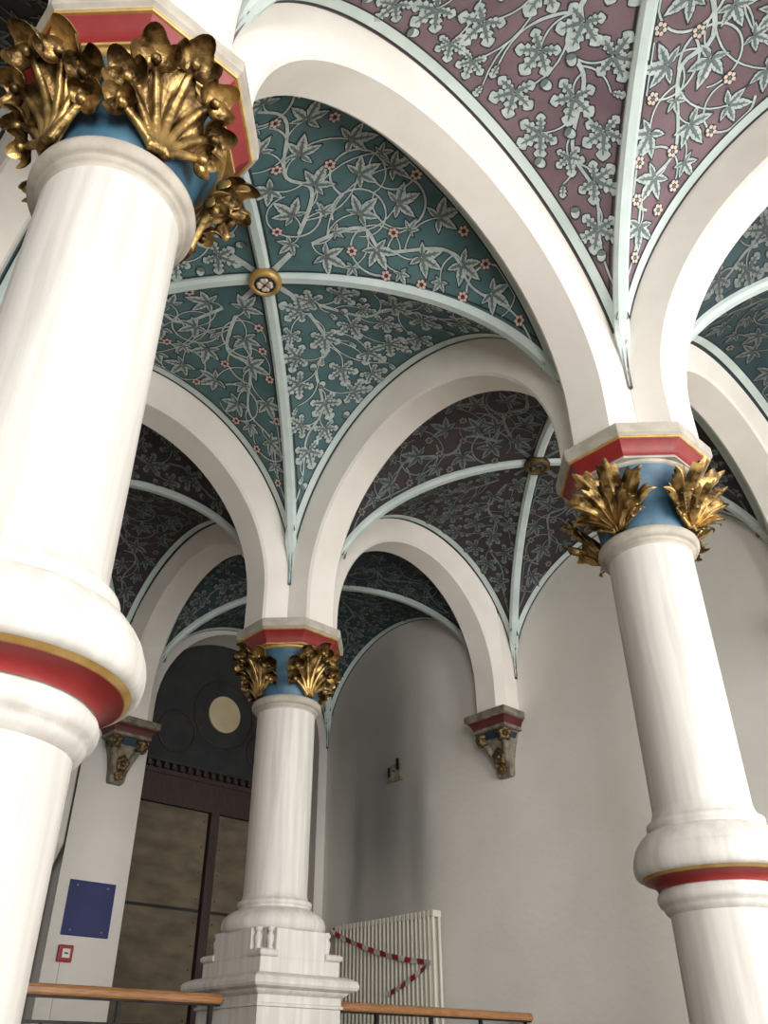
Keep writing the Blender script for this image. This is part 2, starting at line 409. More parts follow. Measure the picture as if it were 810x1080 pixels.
def ornament(cell, parent, kind, seed, red, sides=(1, -1), sm=''):
    rnd = random.Random(seed); mbs = MB(); mbb = MB()
    def yg(q): return float(cell.yg(np.array([q]))[0])
    d = cell.d; gm, am = .10, .13
    k = cell.b/1.475
    occ = []
    def stroke(path, w0, w1):
        wv = np.linspace(w0, w1, len(path))
        ribbon(cell, mbs, path, wv+.012, .002, 0); ribbon(cell, mbs, path, wv, .0045, 1)
    def bez(p0, p1, p2, n=9):
        return [(np.array(p0)*(1-t)**2 + 2*np.array(p1)*t*(1-t) + np.array(p2)*t*t) for t in np.linspace(0, 1, n)]
    y_split = .30*k
    stroke([(0, .10), (0, .2), (0, y_split)], .05*k, .04*k)
    for sd in sides:
        # the arm that runs down into the horn of the web
        arm = []; n = 46; s_end = cell.smax*.80
        for i in range(n+1):
            t = i/n; q = .02 + t*s_end; lo, hi = yg(q)+gm, d-am; mid = lo + (hi-lo)*.5; wav = (hi-lo)*.20*sin(t*3.2*2*pi*.9+.6)*(1 if kind == 'vine' else .7)
            e = min(1, t/.16); yy = (1-e)*(y_split + (q)*1.5) + e*(mid+wav)
            arm.append((q*sd, min(max(yy, lo if e >= 1 else 0), hi)))
        arm = [tuple(np.mean(arm[max(0, i-2):i+3], axis=0)) for i in range(len(arm))]
        stroke(arm, .030*k, .009)
        # leaves, thrown like darts, largest first
        cand = []
        for size, tries in ((.165*k, 1600), (.142*k, 1300), (.112*k, 1300), (.085*k, 1100)):
            for _ in range(tries):
                q = rnd.uniform(.05, s_end*1.02); lo, hi = yg(q)+gm, d-am
                if hi-lo < size*.95: continue
                yy = rnd.uniform(lo+size*.5, hi-size*.45) if hi-lo > size*1.0 else (lo+hi)/2
                if yy < .34*k: continue
                if yg(q+size*.7)+.06 > yy+size*.25: continue
                if all(math.hypot(q-c[0], yy-c[1]) > (size+c[2])*(.80 if kind == 'vine' else .76) for c in cand): cand.append((q, yy, size))
        for q, yy, size in cand:
            # nearest point of the arm, a little towards the boss
            j = min(range(len(arm)), key=lambda i: math.hypot(abs(arm[i][0])-q, arm[i][1]-yy)); j = max(0, j-3)
            p0 = arm[j]; dx, dy = q*sd-p0[0], yy-p0[1]; ln = math.hypot(dx, dy); ang = atan2(dy, dx) + rnd.uniform(-.5, .5)
            if ln > .05:
                sw = rnd.choice((-1, 1))*.35
                stroke(bez(p0, (p0[0]+dx*.5-dy*sw, p0[1]+dy*.5+dx*sw), (q*sd, yy)), .012*k, .009*k)
            paint_leaf(cell, parent, kind, q*sd, yy, ang, size, rnd, sm)
            occ.append((q*sd, yy, size*.85))
        # the single leaf at the tip of the horn
        q = cell.smax*.835; lo, hi = yg(q)+.05, d-.07
        lf = MB(); sz = .15*k; ang = 0 if sd > 0 else pi; base = np.array([cell.smax*.80*sd, (lo+hi)/2])
        for grow, off, mi in ((.008, .003, 0), (0, .006, 1)):
            ol = leaflet_outline(kind, sz, min(.035, (hi-lo)*.8)*1.0, grow); pts = []
            for t, w_ in ol:
                c = base + np.array([sd*t, 0]) + np.array([0, t*.12]); pts += [c, c+np.array([0, w_]), c-np.array([0, w_])]
            pts = np.array(pts); P = cell.drape(pts[:, 0], pts[:, 1], off)
            lf.add(P.tolist(), [f for i in range(len(ol)-1) for f in ((3*i, 3*i+3, 3*i+4, 3*i+1), (3*i, 3*i+2, 3*i+5, 3*i+3))], mi)
        lf.build('painted_leaf', ['leafedge'+sm, 'leaf'+sm, 'leafshade'+sm], parent)
        # scrolls of the vine round every third leaf
        if kind == 'vine':
            for ci, (q, yy, size) in enumerate(cand):
                if ci % 2 == 0 and size > .12*k:
                    r = size*1.18; a0 = rnd.uniform(0, 6.28)
                    pth = [(q*sd + r*(1-.12*u)*cos(a0+u*5.0), min(yy + r*(1-.12*u)*sin(a0+u*5.0), d-.09)) for u in np.linspace(0, 1, 26)]
                    pth = [p for p in pth if p[1] > yg(p[0])+.08]
                    if len(pth) > 14: stroke(pth, .017*k, .009*k)
        # berries or acorns in the gaps
        bs = []
        for _ in range(500):
            q = rnd.uniform(.1, s_end*1.1); lo, hi = yg(q)+.10, d-.11
            if hi-lo < .05: continue
            yy = rnd.uniform(lo, hi)
            if yy < .3*k: continue
            if any(math.hypot(q*sd-c[0], yy-c[1]) < c[2]+.030 for c in occ): continue
            if any(math.hypot(q-c[0], yy-c[1]) < .15*k for c in bs): continue
            bs.append((q, yy))
        for q, yy in bs:
            if kind == 'vine':
                def disc(cx, cy, r, off, mi, nn=8):
                    a = np.linspace(0, 2*pi, nn, endpoint=False); P = cell.drape(cx+r*np.cos(a), cy+r*np.sin(a), off); mbb.add(P.tolist(), [tuple(range(nn))], mi)
                disc(q*sd, yy, .042*k, .0075, 0, 12)
                for j in range(6): disc(q*sd+.026*k*cos(j*pi/3), yy+.026*k*sin(j*pi/3), .0125*k, .0095, 1)
                disc(q*sd, yy, .010*k, .0095, 2)
            else:
                a = np.linspace(0, 2*pi, 12, endpoint=False); an = rnd.uniform(-.6, .6)
                for r, off, mi, sx in ((.036, .0075, 0, 0), (.028, .0095, 1, 0), (.030, .0115, 2, -.018)):
                    X = r*k*np.cos(a)*(1.25 if sx == 0 else .6)+sx*k; Y = r*k*np.sin(a)
                    P = cell.drape(q*sd+X*cos(an)-Y*sin(an), yy+X*sin(an)+Y*cos(an), off); mbb.add(P.tolist(), [tuple(range(12))], mi)
    if mbs.f: mbs.build('painted_stems', ['leafedge'+sm, 'leaf'+sm], parent)
    if mbb.f: mbb.build('painted_berries', ['berryred' if red and kind == 'vine' else 'leafedge'+sm, ('berry' if kind == 'vine' else 'leaf')+sm, 'berryred' if red and kind == 'vine' else 'leafshade'+sm], parent)

def vault_bay(name, label, x0, x1, y0, y1, colour, zb, edges, vine_on, seed, orn, boss=True, gold=True):
    """edges: crown heights of the webs at (y1, x0, y0, x1); orn: which of the four carry ornament"""
    cx, cy, bx, by = (x0+x1)/2, (y0+y1)/2, (x1-x0)/2, (y1-y0)/2
    t = thing(name, label, 'vault', (cx, cy, zb)); t['kind'] = 'structure'
    cellpar = [((1, 0), bx, by), ((0, 1), by, bx), ((-1, 0), bx, by), ((0, -1), by, bx)]   # ey = +y, -x, -y, +x
    for i, (ex, b, d) in enumerate(cellpar):
        c = Cell((0, 0), ex, b, d, 0, 0)
        c = Cell((0, 0), ex, b, d, zb, edges[i])
        # meshes are in the coordinates of the bay: lower by zb
        wob = c.mesh('web', colour, t); wob.location.z = -zb
        bd = MB(); sg = np.linspace(-c.smax, c.smax, 60)
        sg = np.linspace(-c.smax, c.smax, 120)
        for ya, yb, off, mi in ((.078, .016, .005, 0), (.017, .003, .006, 1), (.089, .079, .006, 1)):
            q = [v for v in sg if float(c.yg(np.array([v]))[0]) < c.d-yb-.002]; q = np.array(q)
            lo = np.maximum(c.d-ya, c.yg(q)); hi = np.full(len(q), c.d-yb)
            P = c.drape(np.concatenate([q, q]), np.concatenate([lo, hi]), off); n = len(q)
            bd.add(P.tolist(), [(k, k+1, n+k+1, n+k) for k in range(n-1)], mi)
        for sd in (1, -1):
            pth = [(q*sd, float(c.yg(np.array([q]))[0])+.082) for q in np.linspace(.03, c.smax*.86, 40)]
            pth = [p for p in pth if p[1] < c.d-.05]
            ribbon(c, bd, pth, .012, .004, 1)
        bd.build('painted_border', ['band', 'line'], wob)
        if orn[i]:
            kind = 'vine' if (i % 2 == 0) == (vine_on == 'y') else 'oak'
            sides = orn[i] if isinstance(orn[i], tuple) else (1, -1)
            ornament(c, wob, kind, seed*10+i, colour == 'teal', sides, '_darker' if 'smoked' in colour else '')  # smoked: the darker set of vault paints
    for sx, sy in ((1, 1), (-1, 1), (-1, -1), (1, -1)):
        mb = MB(); loops = []; lat = Vector((-sy*by, sx*bx, 0)).normalized()
        for k in range(45):
            p = pi/2*.988*k/44; s_ = sin(p); z = (zb-Z_WEB)*cos(p)+Z_WEB-zb
            pos = Vector((sx*bx*s_, sy*by*s_, z))
            hd = Vector((sx*bx, sy*by, 0)).normalized(); dl = math.hypot(bx, by)
            tan = (hd*dl*cos(p) + Vector((0, 0, -(zb-Z_WEB)*sin(p)))).normalized(); nr = tan.cross(lat); nr = -nr if nr.z > 0 or (abs(nr.z) < 1e-6 and nr.dot(hd) > 0) else nr
            gap = (1-s_)*min(bx, by); fade = min(1, gap/.10)
            w1, w2, dp = min(.046, gap*.8+.006), min(.024, gap*.33+.002), .002+.032*fade
            loops.append([pos - nr*.02 + lat*w1, pos + nr*.012 + lat*w1, pos + nr*dp + lat*w2, pos + nr*dp - lat*w2, pos + nr*.012 - lat*w1, pos - nr*.02 - lat*w1])
        mb.rings(loops, 0, False, True, True); fix_normals(mb.build('rib', 'band', t))
    if boss:
        g = 'giltline' if gold else 'corbelgold'
        bs = MB(); bs.lathe([(.001, -.075), (.075, -.075), (.078, -.06), (.10, -.06), (.118, -.05), (.122, -.03), (.11, -.01), (.11, .05)], 40, 0, True)
        bo = bs.build('boss', 'leafedge', t)
        rg = MB(); rg.lathe([(.078, -.072), (.086, -.084), (.104, -.082), (.120, -.062), (.124, -.035), (.116, -.02)], 40); rg.build('gilt_ring', g, bo)
        pm = MB()
        for j in range(4):
            a = pi/4 + j*pi/2
            for da in (-.28, .28):
                pm.ball((.043*cos(a+da), .043*sin(a+da), -.078), .019, 10, 6, 0, (1, 1, .6))
            pm.ball((.024*cos(a), .024*sin(a), -.078), .014, 8, 5, 0, (1, 1, .6))
        pm.ball((0, 0, -.08), .012, 8, 5, 1); pm.build('rosette', ['berry', 'berryred'] if gold else ['corbelgold', 'leafedge'], bo)
    return t
W2 = W_OUT
EM, EO, EW = 4.935, 4.79, 4.70
vault_bay('vault_bay', 'big teal vault with a gilt rosette boss and silver grey foliage', W2, L-W2, W2, L-W2, 'teal', 4.885, (EM, EM, EM, EM), 'y', 3, (1, 1, 1, 1))
vault_bay('vault_bay', 'mauve vault with oak leaves at the top of the picture', W2, L-W2, -L+W2, -W2, 'mauve', 4.885, (EM, EM, EM, EM), 'x', 5, (1, 0, 0, 1))
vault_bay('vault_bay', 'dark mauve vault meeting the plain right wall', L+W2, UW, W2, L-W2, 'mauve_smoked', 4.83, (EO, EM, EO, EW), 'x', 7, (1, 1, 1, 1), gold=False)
vault_bay('vault_bay', 'dark teal vault over the radiator corner', L+W2, UW, L+W2, VW, 'teal_smoked', 4.78, (4.62, EO, EO, EW), 'y', 9, (1, 1, 1, 1), gold=False)
vault_bay('vault_bay', 'dark mauve vault beside the nearest shaft, beyond the left arch', W2, L-W2, L+W2, VW, 'mauve_smoked', 4.80, (4.66, EO, EM, EO), 'x', 11, (1, 0, 1, 1), gold=False)
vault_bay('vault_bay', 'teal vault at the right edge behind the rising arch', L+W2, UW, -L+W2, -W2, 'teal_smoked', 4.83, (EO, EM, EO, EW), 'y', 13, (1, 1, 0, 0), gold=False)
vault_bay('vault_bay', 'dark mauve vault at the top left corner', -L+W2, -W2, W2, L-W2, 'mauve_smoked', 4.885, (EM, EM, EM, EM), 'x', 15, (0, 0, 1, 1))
vault_bay('vault_bay', 'teal vault above the viewer, out of view', -L+W2, -W2, -L+W2, -W2, 'teal', 4.885, (EM, EM, EM, EM), 'y', 17, (0, 0, 0, 0))

# ------------------------------------------------------------------ columns
def octa(a, z, c=None):
    c = a*.42 if c is None else c
    return [(a, -c, z), (a, c, z), (c, a, z), (-c, a, z), (-a, c, z), (-a, -c, z), (-c, -a, z), (c, -a, z)]

BELL = [(2.50, .250), (2.60, .253), (2.70, .266), (2.78, .285), (2.84, .308), (2.885, .332)]
def bell_r(z): return float(np.interp(z, [p[0] for p in BELL], [p[1] for p in BELL]))

def lobe(mb, c, out, up, size, points, amp, cup, rnd):
    """a cupped leaflet that curls over: disc with a scalloped rim"""
    out = Vector(out).normalized(); up = Vector(up); up = (up - out*up.dot(out)).normalized(); sd = out.cross(up)
    n, m = 24, 5; loops = []
    c = Vector(c)
    for k in range(m+1):
        f = max(k/m, .03); lp = []
        for i in range(n):
            a = 2*pi*i/n
            rr = size*f*(1 + amp*(abs(cos(points*a/2))-.55)*f)
            x, y = rr*sin(a)*.86, rr*cos(a)
            zz = cup*size*(1-f*f) - .55*cup*size*max(0, y/size)**2*1.6*f + .06*size*cos(points*a)*f
            lp.append(c + sd*x + up*y + out*zz)
        loops.append(lp)
    mb.rings(loops, 0, True, True, False)
    back = [[p - out*size*.16 for p in loops[-1]], [c - out*size*.3 + (p-c)*.3 for p in loops[-1]]]
    mb.rings([loops[-1]] + back, 0, True, False, True)

def acanthus(style, rnd, spread=1.0, rfun=bell_r, zb=2.505):
    """one leaf on the bell, facing +x: a grooved blade, stalks that fan out and curled lobes at their ends"""
    mb = MB()
    if style == 'round':
        H = .365; fanp, fan0, reach = 1.35, .13, .93
        stalks = [(-.50, .32, .03, .048), (-.50, .60, .05, .058), (-.30, .82, .08, .062), (0, .93, .10, .066), (.30, .82, .08, .062), (.50, .60, .05, .058), (.50, .32, .03, .048)]
    else:
        H = .37; fanp, fan0, reach = 1.15, .15, .84
        stalks = [(-.52, .20, .05, .04), (-.70, .46, .08, .04), (-.56, .76, .11, .04), (-.20, .96, .13, .04), (.20, .96, .13, .04), (.56, .76, .11, .04), (.70, .46, .08, .04), (.52, .20, .05, .04)]
    def pos(lat, h, o):
        z = zb + h*H; r = rfun(z) + o; a = lat*spread
        return Vector((r*cos(a), r*sin(a), z))
    ks = len(stalks); fan = lambda t: fan0+(1-fan0)*t**fanp
    def blade(sc, lift, na, nt):
        vs = []
        for i in range(na+1):
            q = i/na*(ks-1); j = min(int(q), ks-2); f = q-j
            A, B = stalks[j], stalks[j+1]
            lat, h, ou = [A[x]*(1-f)+B[x]*f for x in range(3)]
            if style == 'round': ridge = (cos(f*2*pi)*.5+.5)**1.5; tm = reach+.10*ridge
            else: ridge = (cos(f*2*pi)*.5+.5)**.55; tm = .84 + .17*ridge + .05*cos(f*2*pi*3)
            for k in range(nt+1):
                t = k/nt*tm
                o = .008 + lift*min(1, t*3) + ou*t**2.2 + .038*ridge*(.5+.5*sin(pi*min(1, t*1.2)))
                drop = 0
                if style != 'round':
                    # broad lobes that bow outward at their tips, with a sharp midrib each
                    fe = min(f, 1-f); c = max(0, t-.60)/.46
                    o = .008 + lift*min(1, t*3) + ou*t**2.0 + .030*ridge*sin(pi*min(1, t*.9)) + .016*math.exp(-(fe/.10)**2) + .046*sin(min(1, c)*2.4)*(.45+.55*ridge)
                    drop = .10*c*c*ridge
                vs.append(pos(lat*sc*fan(t), h*sc*t-drop*sc, o))
        fs = [(i*(nt+1)+k, (i+1)*(nt+1)+k, (i+1)*(nt+1)+k+1, i*(nt+1)+k+1) for i in range(na) for k in range(nt)]
        mb.add(vs, fs, 0, True)
    if style == 'round': blade(1, 0, 66, 12)
    else: blade(1, 0, 168, 18); blade(.60, .042, 126, 12)
    for lat, h, ou, sz in stalks:
        path = []; rad = []; r0 = .020 if style == 'round' else .011
        for k in range(9):
            t = k/8*.95; path.append(pos(lat*fan(t), h*t, .026+ou*t**2.2+.010)); rad.append(r0*(1-.35*t))
        mb.tube(path, rad, 8)
        e = path[-1]; dirv = (path[-1]-path[-3]).normalized(); radial = Vector((e.x, e.y, 0)).normalized()
        out = (radial*.8 + Vector((0, 0, -.62)) + dirv*.2).normalized()
        up = (dirv - out*dirv.dot(out)).normalized(); sd = out.cross(up)
        sz *= rnd.uniform(1.0, 1.12)
        if style == 'round':
            # trefoil of hollow, curled cups around a bead
            for ca, cr, cs in ((-1.25, .62, .72), (1.25, .62, .72), (0, .75, .86)):
                d = up*cos(ca) + sd*sin(ca)
                lobe(mb, e + d*sz*cr + out*.008, out*.9 - d*.35 + Vector((0, 0, -.1)), d, sz*cs, 3, .16, -.55, rnd)
            mb.ball(e + out*.016, .020, 10, 6)
        else:
            mb.ball(path[5] + radial*.012, .013, 8, 5)
    return mb

def make_column(label, x, y, kind, style, group=None, foot=FLOOR, name='column'):
    t = thing(name, label, 'column', (x, y, foot)); dz = -foot
    def B(mb, nm, mats, par=t):
        o = mb.build(nm, mats, par)
        if par is t: o.location.z = dz
        return o
    top = [(.230, 2.405), (.232, 2.415), (.240, 2.422), (.247, 2.426), (.249, 2.434), (.252, 2.440), (.262, 2.441), (.272, 2.448), (.279, 2.462), (.2805, 2.476), (.277, 2.492), (.266, 2.504), (.25, 2.508)]
    if kind == 'ring':
        B(MB().lathe([(.226, FLOOR), (.227, .60)], 72), 'lower_shaft', 'stone')
        an = MB().lathe([(.227, .592), (.243, .604), (.250, .618), (.253, .628), (.265, .634), (.272, .65), (.274, .665), (.268, .682), (.255, .694), (.255, .70), (.262, .702)], 72)
        ao = B(an, 'annulet', 'stone')
        rb = MB().lathe([(.262, .696), (.266, .708), (.280, .722), (.300, .732), (.318, .738)], 72); B(rb, 'red_band', 'red', ao)
        gl = MB().lathe([(.316, .737), (.322, .741), (.328, .746), (.333, .750)], 72); B(gl, 'gilt_line', 'giltline', ao)
        tr = MB().lathe([(.331, .749), (.342, .752), (.352, .764), (.357, .784), (.358, .806), (.354, .83), (.344, .858), (.342, .860), (.341, .868), (.326, .893), (.306, .918), (.288, .934), (.276, .940), (.272, .944), (.262, .944), (.262, .952), (.268, .958), (.270, .972), (.268, .985), (.256, .990), (.246, 1.0), (.236, 1.02), (.230, 1.045)], 72)
        B(tr, 'torus', 'stone', ao)
        B(MB().lathe([(.229, 1.03), (.229, 1.5), (.230, 2.425)], 72), 'shaft', 'stone')
    else:
        ba = MB().lathe([(.28, .82), (.345, .825), (.358, .838), (.366, .865), (.366, .885), (.355, .915), (.325, .945), (.285, .968), (.262, .978), (.252, .985), (.252, .995), (.262, .998), (.266, 1.015), (.262, 1.03), (.248, 1.036), (.236, 1.05), (.231, 1.075)], 72)
        B(ba, 'base', 'stone')
        B(MB().lathe([(.229, 1.06), (.229, 1.5), (.230, 2.425)], 72), 'shaft', 'stone')
        pl = MB()
        h, aw = .335, .215
        pl.box(-h, h, -h, h, .56, .655)
        pl.box(-h, h, -aw, aw, .65, .83); pl.box(-aw, aw, -h, h, .65, .83); pl.box(-.24, .24, -.24, .24, .65, .83)
        po = bevel(B(pl, 'plinth', 'stone'))
        rl = MB(); loops = []
        for k in range(7):
            a = -pi/2+pi*k/6; r = h-.012+.028*cos(a); z = .677+.024*sin(a); loops.append([(-r, -r, z), (r, -r, z), (r, r, z), (-r, r, z)])
        for sx in (1, -1):
            for sy in (1, -1):
                # roll mouldings at the foot of the four corner niches
                q = MB(); lp = []
                for l in loops:
                    r = l[1][0]; z = l[0][2]; lp.append([(sx*.2, sy*.2, z), (sx*r, sy*.2, z), (sx*r, sy*r, z), (sx*.2, sy*r, z)])
                q.rings(lp, 0, False, True, True); o = fix_normals(B(q, 'roll_moulding', 'stone', po))
                for px, py in ((.295, .238), (.238, .295)):
                    b = MB().lathe([(.020, .70), (.024, .706), (.017, .72), (.024, .75), (.027, .775), (.015, .80), (.017, .808), (.026, .815), (.026, .832)], 16, 0, True, (sx*px, sy*py)); B(b, 'baluster', 'stone', po)
        sl = MB(); loops = [[(sx*r, sy*r, z) for sx, sy in ((-1, -1), (1, -1), (1, 1), (-1, 1))] for r, z in ((.355, .44), (.375, .455), (.385, .468), (.40, .472), (.425, .482), (.434, .497), (.434, .515), (.425, .535), (.40, .55), (.36, .562))]
        sl.rings(loops, 0, False, True, True); bevel(fix_normals(B(sl, 'pedestal_slab', 'stone')), .006)
        pd = MB(); loops = [[(sx*r, sy*r, z) for sx, sy in ((-1, -1), (1, -1), (1, 1), (-1, 1))] for r, z in ((.38, foot), (.38, foot+.12), (.35, foot+.14), (.342, .37), (.355, .375), (.355, .39), (.345, .395), (.345, .45))]
        pd.rings(loops, 0, False, True, True); fix_normals(B(pd, 'pedestal', 'stone'))
    B(MB().lathe(top, 72), 'astragal', 'trim')
    cp = B(MB().lathe([(.24, 2.49)] + [(r, z) for z, r in BELL], 64), 'capital', 'blue')
    rnd = random.Random(len(label))
    for k in range(4):
        lf = acanthus(style, rnd).build('acanthus_leaf', 'gold', cp); lf.rotation_euler.z = k*pi/2 + (radians(13) if k == 2 and style == 'round' and kind == 'ring' else 0)
    ab = MB()
    ab.rings([octa(.33, 3.005), octa(.41, 3.005), octa(.415, 3.012), octa(.428, 3.02), octa(.43, 3.03), octa(.43, 3.085), octa(.42, 3.092)], 0, False, True, True)
    bo = fix_normals(B(ab, 'abacus', 'trim'))
    rm = MB().lathe([(.318, 2.872), (.334, 2.876), (.345, 2.886), (.345, 2.896), (.30, 2.90)], 64); B(rm, 'bell_rim', 'giltline' if style == 'round' else 'trim', bo)
    un = MB().rings([octa(.30, 2.893), octa(.352, 2.893), octa(.356, 2.900), octa(.352, 2.908)], 0, False, True, False); fix_normals(B(un, 'lower_moulding', 'giltline' if style == 'round' else 'trim', bo))
    rc = [octa(.346 + .056*(1-cos(pi/2*k/6)), 2.906 + .092*sin(pi/2*k/6)) for k in range(7)]
    rc = [octa(.350, 2.904)] + [octa(.352 + .050*(k/7)**1.7, 2.914 + .082*(k/7)) for k in range(8)]
    o = MB().rings(rc, 0, False); fix_normals(B(o, 'red_cove', 'red', bo))
    ge = MB().rings([octa(.400, 2.994), octa(.409, 2.994), octa(.414, 3.000), octa(.413, 3.007), octa(.40, 3.008)], 0, False); fix_normals(B(ge, 'gilt_edge', 'giltline', bo))
    sp = MB().box(-W2, W2, -W2, W2, 3.088, 4.3); B(sp, 'springer', 'plaster')
    return t
make_column('huge nearest column on the left edge with rounded gilded leaves and a red ring', 0, 0, 'ring', 'round')
make_column('white column on the right with pointed gilded leaves and a red ringed collar', L, 0, 'ring', 'spiky')
make_column('distant column standing on a square stone pedestal between the two handrails', L, L, 'base', 'round', foot=LANDING)
make_column('unseen column left of the nearest one, carrying the left arch', 0, L, 'ring', 'round')
make_column('unseen column right of the viewer, carrying the rising arch', L, -L, 'ring', 'spiky')
make_column('unseen column far left of the viewer', -L, 0, 'ring', 'round')

# ------------------------------------------------------------------ corbels on the walls
def make_corbel(label, x, y, rot, name='wall_corbel'):
    """sits on a wall whose face is the plane x = 0 of the corbel, projecting to -x"""
    t = thing(name, label, 'corbel', (x, y, 2.45), rot)
    def B(mb, nm, mats, par=t):
        o = mb.build(nm, mats, par)
        if par is t: o.location.z = -2.45
        return o
    def rect(dp, hw, z): return [(.0, -hw, z), (0, hw, z), (-dp, hw, z), (-dp, -hw, z)]
    ab = MB().rings([rect(.31, .245, 3.01), rect(.335, .268, 3.02), rect(.335, .268, 3.075), rect(.325, .26, 3.09)], 0, False, True, True); ao = bevel(fix_normals(B(ab, 'abacus', 'corbelstone')), .004)
    rc = MB().rings([rect(.265, .205, 2.935), rect(.27, .21, 2.955), rect(.285, .225, 2.985), rect(.312, .248, 3.012)], 0, False, True, True); fix_normals(B(rc, 'red_cove', 'sootyshadedred', ao))
    lm = MB().rings([rect(.25, .19, 2.90), rect(.272, .212, 2.905), rect(.272, .212, 2.935)], 0, False, True, True); fix_normals(B(lm, 'lower_moulding', 'corbelstone', ao))
    bl = [(.235, .175, 2.905), (.20, .15, 2.84), (.14, .115, 2.74), (.10, .09, 2.62), (.085, .08, 2.50), (.07, .07, 2.475)]
    br = MB().rings([rect(*q) for q in bl], 0, False, True, True); bo = fix_normals(B(br, 'bracket', 'corbelstone'))
    bp_ = MB()
    for sg in (-1, 1): bp_.add([(-.04, sg*.152, 2.83), (-.15, sg*.152, 2.83), (-.20, sg*.172, 2.90), (-.02, sg*.172, 2.90)], [(0, 1, 2, 3)])
    bp_.add([(-.205, -.09, 2.83), (-.205, .09, 2.83), (-.238, .12, 2.90), (-.238, -.12, 2.90)], [(0, 1, 2, 3)])
    B(bp_, 'blue_field', 'sootyblue', bo)
    rnd = random.Random(4)
    def cluster(c, out, n, sz):
        m = MB(); c = Vector(c); out = Vector(out).normalized(); s = out.cross(Vector((0, 0, 1))).normalized(); up = s.cross(out)
        for k in range(n):
            a = 2*pi*k/n+.4; p = c + (s*cos(a)+up*sin(a))*sz*.62
            lobe(m, p, out+(s*cos(a)+up*sin(a))*.5, s*cos(a)+up*sin(a), sz*.62, 3, .6, .6, rnd)
        m.ball(c+out*sz*.25, sz*.36, 10, 6); return m
    for sg in (-1, 1):
        B(cluster((-.225, sg*.165, 2.845), (-1, sg*.9, -.3), 5, .075), 'leaf_knot', 'corbelgold', bo)
        m = MB(); m.tube([(-.08, sg*.05, 2.56), (-.12, sg*.08, 2.68), (-.17, sg*.12, 2.78), (-.22, sg*.155, 2.84)], [.03, .036, .034, .03], 8); B(m, 'stalk', 'corbelstone', bo)
    B(cluster((-.13, 0, 2.66), (-1, 0, -.25), 5, .085), 'leaf_knot', 'corbelgold', bo)
    B(cluster((-.105, 0, 2.545), (-1, 0, -.2), 4, .055), 'leaf_knot', 'corbelgold', bo)
    sp = MB().box(-.2, -.001, -W2, W2, 3.088, 4.4); B(sp, 'springer', 'plaster')
    return t
make_corbel('sooty carved corbel on the plain right wall under the narrow arch', UW, L, 0)
make_corbel('sooty carved corbel on the pier above the blue plaque', L, VW, pi/2)
make_corbel('unseen corbel on the right wall behind the right column', UW, 0, 0)
make_corbel('unseen corbel on the end wall of the far left bay', 0, VW+.05, pi/2)

# ------------------------------------------------------------------ boarded door in the end wall
def boarded_door():
    y = VW + .40; t = thing('boarded_door', 'boarded up plywood door with dark painted tympanum in the arched opening', 'door', (DC, y, LANDING))
    z = -LANDING
    def B(mb, nm, m, par=t):
        o = mb.build(nm, m, par)
        if par is t: o.location.z = z
        return o
    n = 28; pts = [(-1.2, 2.86), (1.2, 2.86)] + [(1.2*cos(pi*i/n), 3.40+1.2*sin(pi*i/n)) for i in range(n+1)]
    tm = MB().rings([[(px, .03, pz) for px, pz in pts], [(px, .09, pz) for px, pz in pts]], 0, False, True, True); to = fix_normals(B(tm, 'tympanum', 'tympanum'))
    def disc(cx, cz, r, y0, m, nm, th=.02):
        q = MB(); a = [2*pi*i/40 for i in range(40)]
        q.rings([[(cx+r*cos(b), y0, cz+r*sin(b)) for b in a], [(cx+r*cos(b), y0+th, cz+r*sin(b)) for b in a]], 0, False, True, True); return fix_normals(B(q, nm, m, to))
    disc(0.0, 3.70, .225, .012, 'disc', 'cream_disc')
    for cx, cz, r in ((0, 3.70, .42), (-.62, 3.35, .24), (.62, 3.35, .24)):
        q = MB(); q.tube([(cx+r*cos(2*pi*i/40), .025, cz+r*sin(2*pi*i/40)) for i in range(41)], .012, 6); B(q, 'painted_ring', 'darkwood', to)
    B(MB().box(-1.2, 1.2, -.02, .09, 2.83, 2.88).box(-1.2, 1.2, .0, .09, 2.52, 2.83), 'transom_beam', 'darkwood')
    for i in range(23):
        x = -1.14 + i*.1037; B(MB().box(x-.022, x+.022, -.035, .03, 2.89, 2.955), 'dentil', 'darkwood')
    B(MB().box(-1.2, 1.2, -.05, .05, 2.955, 2.985), 'cornice_board', 'tympanum')
    B(MB().box(-.055, .055, -.015, .09, LANDING, 2.52), 'mullion', 'darkwood')
    for xa, xb in ((-1.2, -.06), (.06, 1.2)):
        for za, zc in ((LANDING, 1.475), (1.505, 2.51)):
            bevel(B(MB().box(xa+.012, xb-.012, .03, .055, za, zc), 'plywood_panel', 'ply'), .003)
            scr = MB()
            for xx in (xa+.06, xb-.06):
                k = int((zc-za)/.22)
                for j in range(k): scr.cbox((xx, .028, za+.1+j*(zc-za-.2)/max(1, k-1)), (.007, .004, .007))
            B(scr, 'screw_heads', 'darkwood')
    B(MB().box(-1.2, 1.2, .05, .085, LANDING, 2.52), 'backing_boards', 'tympanum')
    B(MB().box(-1.2, -1.165, .0, .09, LANDING, 2.52).box(1.165, 1.2, .0, .09, LANDING, 2.52), 'door_frame', 'darkwood')
boarded_door()

